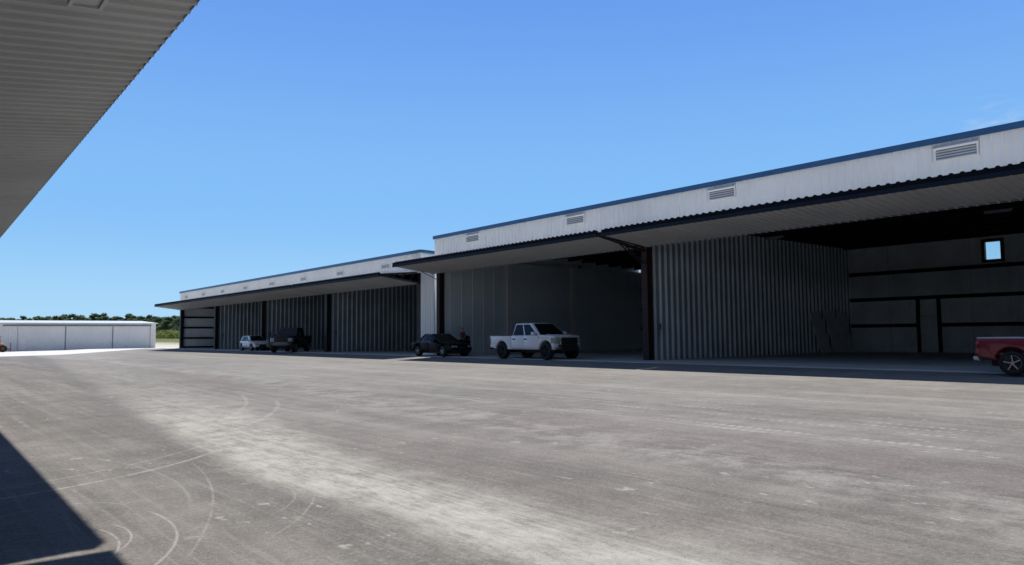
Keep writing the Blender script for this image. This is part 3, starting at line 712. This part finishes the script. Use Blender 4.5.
def car(loc, rz, label, mat, L=(2.30, -2.35), wb=2.75, hw=.90, zr=.30, zb=.92, zt=1.44, wr=.33, hatch=False, rim='rim', door_open=False):
    root = empty('car', loc, rz); tag(root, label, 'car')
    xf, xr = L; fa, ra = wb/2, -wb/2; ar = wr+.06
    c0, c1 = (xr+.06, .95) if hatch else (-1.75, .98)
    tail = [(xr+.03, zb), (xr-.01, zb-.25), (xr, zr+.18), (xr+.12, zr)] if hatch else [(-1.75, zb+.06), (xr+.20, zb+.05), (xr+.05, zb+.0), (xr-.01, zb-.2), (xr, zr+.2), (xr+.12, zr)]
    top = [(xf-.12, zr), (xf-.01, zr+.12), (xf, zr+.26), (xf-.05, zb-.30), (xf-.22, zb-.18), (xf-.55, zb-.09), (xf-.95, zb-.03), (c1+.15, zb+.02), (c1, zb+.03), (c0+.2, zb+.04)]
    low = [(ra+ar, zr)] + [(fa-ar, zr)] + arc(fa, wr, ar, 175, 5) + top + tail + arc(ra, wr, ar, 175, 5)
    b = MB(); b.extrude(low, -hw, hw, .10); b.build('body', mat, root)
    xt0, xt1 = (xr+.42, .10) if hatch else (-.95, .05)
    cab(root, 'cabin', mat, c0+.02, c1+.03, zb, hw-.06, xt0, xt1, zt, hw-.26, [[(.12, .10), (.46, .10), (.46, .86), (.24, .86)], [(.50, .10), (.88, .10), (.76, .86), (.50, .86)]])
    for sg in (-1, 1):
        door_panel(root, -.92, -.02, zr+.08, zb-.02, hw, sg, mat, mat, -.80)
        if not (door_open and sg > 0): door_panel(root, 0.0, .98, zr+.08, zb-.02, hw, sg, mat, mat, .14)
        hl = MB(); hl.box(xf-.42, xf-.035, sg*(hw-.22)-.19, sg*(hw-.22)+.19, zb-.34, zb-.22); hl.build('headlight', 'lamp', root, bevel=.035)
        tl = MB(); tl.box(xr-.012, xr+.16, sg*(hw-.17)-.14, sg*(hw-.17)+.155, zb-.24, zb-.04); tl.build('taillight', 'taillamp', root, bevel=.03)
        mirror_part(root, .72, sg*(hw-.04), zb+.08, sg, mat)
    g = MB(); g.box(xf-.04, xf+.012, -.42, .42, zr+.10, zr+.32); g.build('grille', 'blackplastic', root, bevel=.01)
    pl_ = MB(); pl_.box(xr-.02, xr+.02, -.26, .26, zr+.30, zr+.42); pl_.build('number_plate', 'bucket', root)
    bp = MB(); bp.box(xf-.15, xf+.03, -hw+.12, hw-.12, zr+.02, zr+.10); bp.build('front_bumper', 'blackplastic', root, bevel=.02)
    u = MB(); u.box(xr+.2, xf-.2, -.6, .6, zr-.10, zr+.10)
    for ax in (fa, ra): u.box(ax-ar-.02, ax+ar+.02, -hw+.27, hw-.27, zr-.02, zr+.40)
    u.build('chassis', 'steel', root)
    if door_open:
        a = R(180-62); ux, uy = math.cos(a), math.sin(a); hx, hy = .96, hw+.01
        def P(l, w_, z): return (hx+ux*l-uy*w_, hy+uy*l+ux*w_, z)
        d = MB(); d.hexa([P(0, -.05, zr+.06), P(1.05, -.05, zr+.10), P(1.05, .05, zr+.10), P(0, .05, zr+.06), P(0, -.04, zb), P(1.08, -.04, zb+.02), P(1.08, .04, zb+.02), P(0, .04, zb)])
        d.hexa([P(.0, -.025, zb), P(.07, -.025, zb), P(.07, .025, zb), P(.0, .025, zb), P(.50, -.02, zt-.07), P(.57, -.02, zt-.05), P(.57, .02, zt-.05), P(.50, .02, zt-.07)])
        d.hexa([P(1.0, -.025, zb+.01), P(1.08, -.025, zb+.01), P(1.08, .025, zb+.01), P(1.0, .025, zb+.01), P(.95, -.02, zt-.06), P(1.02, -.02, zt-.06), P(1.02, .02, zt-.06), P(.95, .02, zt-.06)])
        d.hexa([P(.50, -.02, zt-.10), P(1.0, -.02, zt-.10), P(1.0, .02, zt-.10), P(.50, .02, zt-.10), P(.50, -.02, zt-.04), P(1.02, -.02, zt-.04), P(1.02, .02, zt-.04), P(.50, .02, zt-.04)])
        open_door = d.build('door', mat, root, bevel=.008); open_door['label'] = 'open driver side door'
        g = MB(); g.hexa([P(.08, -.006, zb), P(1.0, -.006, zb), P(1.0, .006, zb), P(.08, .006, zb), P(.55, -.006, zt-.1), P(.95, -.006, zt-.1), P(.95, .006, zt-.1), P(.55, .006, zt-.1)]); g.build('door_glass', 'glass', open_door)
    for ax in (fa, ra):
        for sg in (-1, 1): wheel_parts(root, ax, sg*(hw-.13), wr, .22, sg, 5, rim)
    style(root, xf, xr, hw, zb, zt, .20, .14)
    return root
def style(root, xf, xr, hw, zb, zt, nose=.13, tail=.07, tumble=.045):
    """plan taper at nose and tail, barrelled sides, smooth shading"""
    seen = set()
    for o in list(root.children)+[g for c in root.children for g in c.children]:
        if o.name.split('.')[0] in ('wheel', 'tyre', 'chassis') or o.data.name in seen: continue
        seen.add(o.data.name)
        for v in o.data.vertices:
            x, y, z = v.co
            a = max(0.0, min(1.2, (x-(xf-.75))/.75)); b = max(0.0, min(1.2, ((xr+.6)-x)/.6))
            k = 1-(nose*a*a+tail*b*b)/hw
            if z < zb: k *= 1-tumble*max(0.0, (zb*.62-z)/zb)**1.5*1.2
            v.co.y = y*k
            # crowned roof and swept nose and tail
            if z > zb+.05: v.co.z = z-.035*(y/hw)**2
            sweep = .16*(abs(y)/hw)**2.2
            if x > xf-.5: v.co.x = x-sweep*min(1, (x-xf+.5)/.5)
            if x < xr+.4: v.co.x = x+sweep*.4*min(1, (xr+.4-x)/.4)
        me = o.data
        me.polygons.foreach_set('use_smooth', [len(q.vertices) <= 4 for q in me.polygons])
        me.set_sharp_from_angle(angle=R(34)); me.update()
FWD = R(-90)                                  # nose towards the camera end of the row
zz = lambda d, s: zg(d, s)
def stand(d, s): return (d, s, zg(d, s)+.002 if d < 25.2 else .002)
pickup((25.98, 29.45, -.028), FWD, 'white crew cab pickup with black grille parked in front of the open hangar', 'carwhite', wb=3.5, L=(2.52, -2.84), zt=1.90, wr=.435, zr=.50, zb=1.24, hood=1.22, cabx=(-.95, 1.30), rim='steel')
pickup((25.15, 5.68, -.045), FWD, 'red pickup cut off by the right edge of the photo', 'carred', wb=3.1, L=(2.35, -2.50), hw=.90, zr=.40, zb=1.06, zt=1.60, wr=.35, cabx=(-.50, 1.30), crew='ext', cap='louver', rim='rim', hood=1.0, bumpermat='chrome', rr=.66, w=.24, spokes=5)
car((25.95, 38.35, -.025), FWD, 'black sedan with its far front door open, parked beside the narrow white wall', 'carblack', door_open=True, zt=1.40, zb=.88, L=(2.36, -2.38))
car((26.0, 69.9, -.02), FWD, 'small white hatchback parked far down the row', 'carwhite', hatch=True, L=(2.05, -2.0), wb=2.55, zt=1.46, hw=.86, rim='louver')
pickup((25.8, 61.0, -.03), math.atan2(-.77, -.64), 'dark pickup standing askew beside the small white hatchback', 'cardark', wb=3.6, zr=.62, zb=1.36, zt=2.08, wr=.46, hood=1.30, grillemat='steel', rim='rim', bumpermat='gutter', glass='glasssky')

# ------------------------------------------------------------------ person by the black car
def skin_mesh(name, nodes, edges, mat, parent=None, root=0, sub=2):
    me = bpy.data.meshes.new(name); me.from_pydata([n[:3] for n in nodes], edges, [])
    o = bpy.data.objects.new(name, me); col.objects.link(o)
    sk = o.modifiers.new('skin', 'SKIN'); sk.use_smooth_shade = True
    for i, n in enumerate(nodes):
        r = n[3]; me.skin_vertices[0].data[i].radius = (r, n[4] if len(n) > 4 else r); me.skin_vertices[0].data[i].use_root = (i == root)
    ss = o.modifiers.new('sub', 'SUBSURF'); ss.levels = sub; ss.render_levels = sub
    dg = bpy.context.evaluated_depsgraph_get(); dg.update()
    nm = bpy.data.meshes.new_from_object(o.evaluated_get(dg)); bpy.data.objects.remove(o)
    nm.materials.clear(); nm.materials.append(M[mat])
    for p_ in nm.polygons: p_.use_smooth = True; p_.material_index = 0
    q = bpy.data.objects.new(name, nm); col.objects.link(q)
    if parent: q.parent = parent
    return q
def make_person(loc, rz):
    N, E = [], []
    def chain(start, pts):
        k = start
        for p_ in pts: N.append(p_); E.append((k, len(N)-1)); k = len(N)-1
        return k
    N.append((0, 0, .95, .15, .11))
    ch = chain(0, [(0, .01, 1.12, .135, .10), (0, .02, 1.30, .155, .11), (0, .02, 1.42, .12, .085)])
    chain(ch, [(0, .03, 1.50, .055), (0, .045, 1.56, .06), (0, .05, 1.63, .085, .10), (0, .05, 1.72, .075, .09)])
    for s in (-1, 1):
        sh = chain(ch, [(s*.17, .02, 1.40, .06)])
        wr_ = chain(sh, [(s*.235, .03, 1.22, .048), (s*.25, .06, 1.10, .042), (s*.23, .22, 1.03, .036), (s*.21, .32, 1.01, .027), (s*.205, .37, 1.0, .035, .018)])
        for k, (dx, ln) in enumerate(((-.03, .075), (-.01, .09), (.01, .085), (.03, .065))):
            b = chain(wr_, [(s*.205+dx, .42, .995, .011)]); chain(b, [(s*.205+dx*1.15, .42+ln*.5, .985, .009), (s*.205+dx*1.15, .42+ln, .965, .008)])
        b = chain(wr_, [(s*.17, .38, .99, .012)]); chain(b, [(s*.155, .42, .985, .010)])
        chain(0, [(s*.09, 0, .88, .10), (s*.10, .01, .50, .062), (s*.105, -.01, .30, .055), (s*.11, -.02, .09, .04), (s*.115, .05, .04, .042), (s*.12, .13, .032, .036)])
    body = skin_mesh('person', N, E, 'skin')
    body.location = loc; body.rotation_euler = (0, 0, rz)
    tag(body, 'person in a tan shirt standing behind the open door of the black sedan', 'person')
    T = [(0, .005, .98, .165, .125), (0, .01, 1.13, .15, .115), (0, .02, 1.30, .17, .125), (0, .02, 1.43, .125, .095)]; TE = [(0, 1), (1, 2), (2, 3)]
    for s in (-1, 1):
        T += [(s*.18, .02, 1.40, .072), (s*.235, .03, 1.22, .062)]; n = len(T); TE += [(3, n-2), (n-2, n-1)]
    skin_mesh('shirt', T, TE, 'shirt', body)
    P = [(0, 0, .97, .162, .12)]; PE = []
    for s in (-1, 1):
        n = len(P); P += [(s*.09, 0, .87, .112), (s*.10, .01, .50, .076), (s*.11, -.015, .12, .062)]; PE += [(0, n), (n, n+1), (n+1, n+2)]
    skin_mesh('trousers', P, PE, 'trousers', body)
    for s in (-1, 1):
        skin_mesh('shoe', [(s*.11, -.05, .05, .05), (s*.115, .05, .045, .052, .045), (s*.12, .15, .035, .045, .035)], [(0, 1), (1, 2)], 'blackplastic', body)
        e = MB(); e.tube((s*.03, .135, 1.665), (s*.03, .148, 1.665), .011); e.build('eye', 'hair', body)
    skin_mesh('hair', [(0, .03, 1.66, .092, .10), (0, .035, 1.735, .085, .10)], [(0, 1)], 'hair', body)
    return body
make_person((27.3, 38.05, 0.0), R(190))

# ------------------------------------------------------------------ low hangar at the far end
FZ = -.74; FS = 149.6
fh = empty('low_hangar', (0, FS, FZ)); tag(fh, 'low white hangar with closed doors across the far end of the apron', 'hangar')
for x0, x1 in ((-30, 12.6), (13.0, 37.3)):
    n = max(1, round((x1-x0)/8.0)); ed = [x0+(x1-x0)*k/n for k in range(n+1)]
    if x0 > 0: ed = [13.0, 15.25, 22.3, 29.7, 36.0, 36.9]
    for k in range(len(ed)-1):
        a, b = ed[k], ed[k+1]
        if b-a < 3:
            m_ = MB(); m_.corr((a, .0, 0), (1, 0, 0), (0, 0, 1), (0, -1, 0), b-a, 4.75, .305, .06, .03, .1); m_.build('corner_wall', 'fardoor', fh); continue
        m_ = MB(); m_.corr((a+.06, .10, .05), (1, 0, 0), (0, 0, 1), (0, -1, 0), b-a-.12, 4.2, .305, .06, .03, .06); d_ = m_.build('sliding_door', 'fardoor', fh)
        if 15 < a < 16:
            m_ = MB(); m_.box(a+.3, a+1.35, .03, .062, .1, 2.2); m_.build('walk_door', 'white', d_)
        m_ = MB(); m_.box(b-.06, b+.06, .04, .2, 0, 4.25); m_.build('door_post', 'gutter', fh)
    g = MB(); g.box(x0+.2, x1-(1.2 if x0 > 0 else .2), -.16, .02, 4.27, 4.5); g.build('door_track', 'gutter', fh)
m_ = MB(); m_.corr((12.6, .0, 0), (1, 0, 0), (0, 0, 1), (0, -1, 0), .4, 4.75, .305, .06, .03, .1); m_.build('pilaster', 'fardoor', fh)
hw_ = MB(); hw_.box(-30, 12.58, .105, .2, 4.25, 4.75); hw_.box(13.02, 36.0, .105, .2, 4.25, 4.75); hw_.each('header_wall', 'fardoor', fh)
rf = MB(); rf.hexa([(-30.4, -.35, 4.70), (37.2, -.35, 4.70), (37.2, 12, 5.35), (-30.4, 12, 5.35), (-30.4, -.35, 4.85), (37.2, -.35, 4.85), (37.2, 12, 5.5), (-30.4, 12, 5.5)])
rf.hexa([(-30.4, 12, 5.35), (37.2, 12, 5.35), (37.2, 24.4, 4.70), (-30.4, 24.4, 4.70), (-30.4, 12, 5.5), (37.2, 12, 5.5), (37.2, 24.4, 4.85), (-30.4, 24.4, 4.85)])
rf.build('roof', 'roof', fh)
for xx, nn in ((36.9, 1), (-30.0, -1)):
    m_ = MB(); m_.corr((xx, .1, 0), (0, 1, 0), (0, 0, 1), (nn, 0, 0), 23.8, 4.7, .305, .06, .03, .1)
    m_.add([(xx, .1, 4.7), (xx, 23.9, 4.7), (xx, 12, 5.34), (xx-nn*.1, .1, 4.7), (xx-nn*.1, 23.9, 4.7), (xx-nn*.1, 12, 5.34)], [(0, 1, 2), (5, 4, 3), (0, 3, 4, 1), (1, 4, 5, 2), (2, 5, 3, 0)])
    m_.build('end_wall', 'fardoor', fh)
m_ = MB(); m_.box(-30, 36.9, 23.9, 24.0, 0, 4.7); m_.build('back_wall', 'fardoor', fh)
# loader at its left
def loader(loc, rz):
    root = empty('wheel_loader', loc, rz); tag(root, 'orange wheel loader with lowered dark red forks at the left edge', 'loader')
    b = MB(); b.extrude([(-1.9, .55), (.6, .55), (.9, .8), (.9, 1.25), (-.2, 1.45), (-1.5, 1.55), (-1.95, 1.3)], -.65, .65, .06); b.build('body', 'orange', root)
    c = MB()
    for xx, yy in ((-.75, -.5), (-.75, .5), (.35, -.5), (.35, .5)): c.tube((xx, yy, 1.35), (xx*.8, yy*.9, 2.45), .045)
    c.box(-.85, .5, -.6, .6, 2.42, 2.52); c.build('cab_frame', 'orange', root)
    s_ = MB(); s_.box(-.55, -.1, -.25, .25, 1.4, 1.6); s_.box(-.6, -.48, -.25, .25, 1.6, 2.0); s_.build('seat', 'blackplastic', root, bevel=.03)
    for sg in (-1, 1):
        a = MB(); a.bar((.3, sg*.5, 1.3), (1.1, sg*.5, .62), .12, .16); a.bar((1.1, sg*.5, .62), (1.72, sg*.5, .40), .12, .14); a.build('lift_arm', 'rust', root)
        f = MB(); f.box(1.80, 2.7, sg*.35-.06, sg*.35+.06, .10, .16); f.build('fork', 'steel', root)
    m_ = MB(); m_.box(1.70, 1.80, -.65, .65, .12, .26); m_.box(1.70, 1.80, -.65, .65, .75, .88)
    for yy in (-.55, -.18, .18, .55): m_.box(1.71, 1.79, yy-.05, yy+.05, .26, 1.4)
    m_.box(1.70, 1.80, -.65, .65, 1.38, 1.48); m_.build('fork_carriage', 'rust', root)
    for xx, r in ((-1.25, .62), (.75, .55)):
        for sg in (-1, 1): wheel_parts(root, xx, sg*.72, r, .36, sg, 4, 'orange', .5)
    return root
loader((12.0, 143.2, zg(12, 143.2)), R(-8))

# ------------------------------------------------------------------ small things in and around the bays
for k, (dx, ds, hgt, tilt) in enumerate(((15.4, .0, 2.55, 13), (16.9, .03, 2.65, 12), (18.2, .06, 2.5, 11))):
    b = MB(); b.box(-.62, .62, -.012, .012, 0, hgt); o = b.build('board', 'plaster')
    o.location = (27+dx, 22.9-.20-hgt*math.sin(R(tilt))-ds, .004); o.rotation_euler = (R(-tilt), R((-3, 2, 4)[k]), 0)
    tag(o, ('leftmost of the three grey boards leaning on the ribbed partition', 'middle one of the three grey boards leaning on the ribbed partition', 'grey board leaning in the corner nearest the back wall')[k], 'board', 'boards leaning on the partition')
def strip_light(loc, label):
    r_ = empty('strip_light', loc); tag(r_, label, 'light', 'strip lights under the hangar roof')
    b = MB(); b.box(-.08, .08, -.5, .5, .02, .09); b.build('housing', 'gutter', r_)
    b = MB(); b.box(-.06, .06, -.48, .48, -.02, .018); b.build('diffuser', 'gutter', r_, bevel=.01)
    for q in (-.4, .4):
        b = MB(); b.tube((0, q, .09), (0, q, .80), .012); b.build('hanger', 'steel', r_)
strip_light((34.3, 20.4, 6.05), 'unlit strip light over the top of the ribbed partition')
strip_light((34.3, 10.4, 6.05), 'unlit strip light hanging above the small square window')
def make_bucket(d, s):
    r_ = empty('bucket', (d, s, .002)); tag(r_, 'small white bucket standing in the farthest bay of the row', 'bucket')
    b = MB(); b.lathe([(.001, 0), (.13, 0), (.155, .37), (.14, .37), (.12, .03), (.001, .03)], 20, 'z'); b.build('pail', 'bucket', r_)
    b = MB(); pts = arc(0, .36, .16, 0, 180, 9)
    for p_, q_ in zip(pts, pts[1:]): b.tube((p_[0], 0, p_[1]), (q_[0], 0, q_[1]), .008, n=6)
    b.build('handle', 'steel', r_)
make_bucket(27.8, 86.2)

# ------------------------------------------------------------------ pines and scrub beyond the apron
def crown_mesh(seed, h, spread):
    rnd = random.Random(seed); mb = MB()
    base = h*rnd.uniform(.28, .42)
    for k in range(rnd.randint(11, 15)):
        f = rnd.random(); zc = base+(h-base)*f; rr = spread*(1-.85*f)*rnd.uniform(.35, 1)
        a = rnd.random()*6.28; cx, cy = math.cos(a)*rr, math.sin(a)*rr; cr = spread*rnd.uniform(.28, .5)*(1-.4*f)
        for i in range(80):
            d = Vector((rnd.gauss(0, 1), rnd.gauss(0, 1), rnd.gauss(0, .7))).normalized()*cr*rnd.uniform(.45, 1.05)
            p_ = Vector((cx, cy, zc))+d; u = Vector((rnd.gauss(0, 1), rnd.gauss(0, 1), rnd.gauss(0, 1))).normalized()
            v = u.orthogonal().normalized(); sz = rnd.uniform(.14, .30)
            mb.add([p_-u*sz-v*sz*.5, p_+u*sz-v*sz*.4, p_+u*sz*.7+v*sz*.5, p_-u*sz*.8+v*sz*.6], [(0, 1, 2, 3)])
    return mb, base
protos = []
rnd = random.Random(11)
def trunk_mb(h, seed):
    r2 = random.Random(seed); t_ = MB(); t_.tube((0, 0, -.3), (.1, .05, h*.55), .19, .12); t_.tube((.1, .05, h*.55), (.05, 0, h*.93), .12, .04)
    for k in range(7):
        z0 = h*r2.uniform(.35, .85); a = r2.random()*6.28; l = h*.16; t_.tube((.08, .04, z0), (.08+math.cos(a)*l, .04+math.sin(a)*l, z0+l*.35), .06, .02, 6)
    return t_
trees = []
# far enough to be seen as a low ragged line over the roofs
spots = []
for k in range(92):
    px = -20+k*2.25+rnd.uniform(-1.5, 1.5)
    Z = rnd.uniform(225, 330); X = (px-512)/F*Z
    d = X*math.cos(yw)+Z*math.sin(yw); s = -X*math.sin(yw)+Z*math.cos(yw)
    # ragged tree tops: taller groups where the photograph has them
    tall = 1.16 + (.12 if 50 < px < 85 else 0) + (.12 if 93 < px < 104 or 126 < px < 134 else 0) + (.02 if 143 < px < 180 else 0)
    spots.append((d, s, Z/275*tall*rnd.uniform(.84, .97)*.82, px))
for i, (d, s, k, px) in enumerate(spots):
    if i < 5:
        h = 9.2; root = empty('pine_tree'); mb, base = crown_mesh(100+i, h, 2.5+.25*(i % 3)); mb.build('crown', 'needles', root); trunk_mb(h, i).build('trunk', 'bark', root); protos.append(root); o = root
    else: o = copy_tree(protos[i % 5])
    o.location = (d, s, zg(d, s)-.06); o.scale = (k*1.45, k*1.45, k); o.rotation_euler = (0, 0, rnd.random()*6.28)
    beyond = px > 150
    tag(o, 'dark green pine in the gap between the low hangar and the long row' if beyond else 'dark green pine of the treeline rising behind the low white hangar', 'tree', 'pines in the gap beside the row' if beyond else 'pines behind the low hangar')
sc = MB(); rs = random.Random(5)
for k in range(160):
    px = rs.uniform(146, 190); Z = rs.uniform(205, 222); X = (px-512)/F*Z
    d = X*math.cos(yw)+Z*math.sin(yw); s = -X*math.sin(yw)+Z*math.cos(yw); z0 = zg(d, s)-.06; hh = rs.uniform(1.0, 2.6)
    for i in range(26):
        p_ = Vector((d+rs.gauss(0, .9), s+rs.gauss(0, .9), z0+hh*rs.random()**1.2)); u = Vector((rs.gauss(0, 1), rs.gauss(0, 1), rs.gauss(0, 1))).normalized(); v = u.orthogonal().normalized(); q = rs.uniform(.15, .4)
        sc.add([p_-u*q-v*q*.5, p_+u*q-v*q*.5, p_+u*q*.7+v*q*.6, p_-u*q*.7+v*q*.5], [(0, 1, 2, 3)])
tag(sc.build('scrub', 'scrub'), 'yellow green scrub growing beyond the pale sand at the row end', 'scrub', kind='stuff')
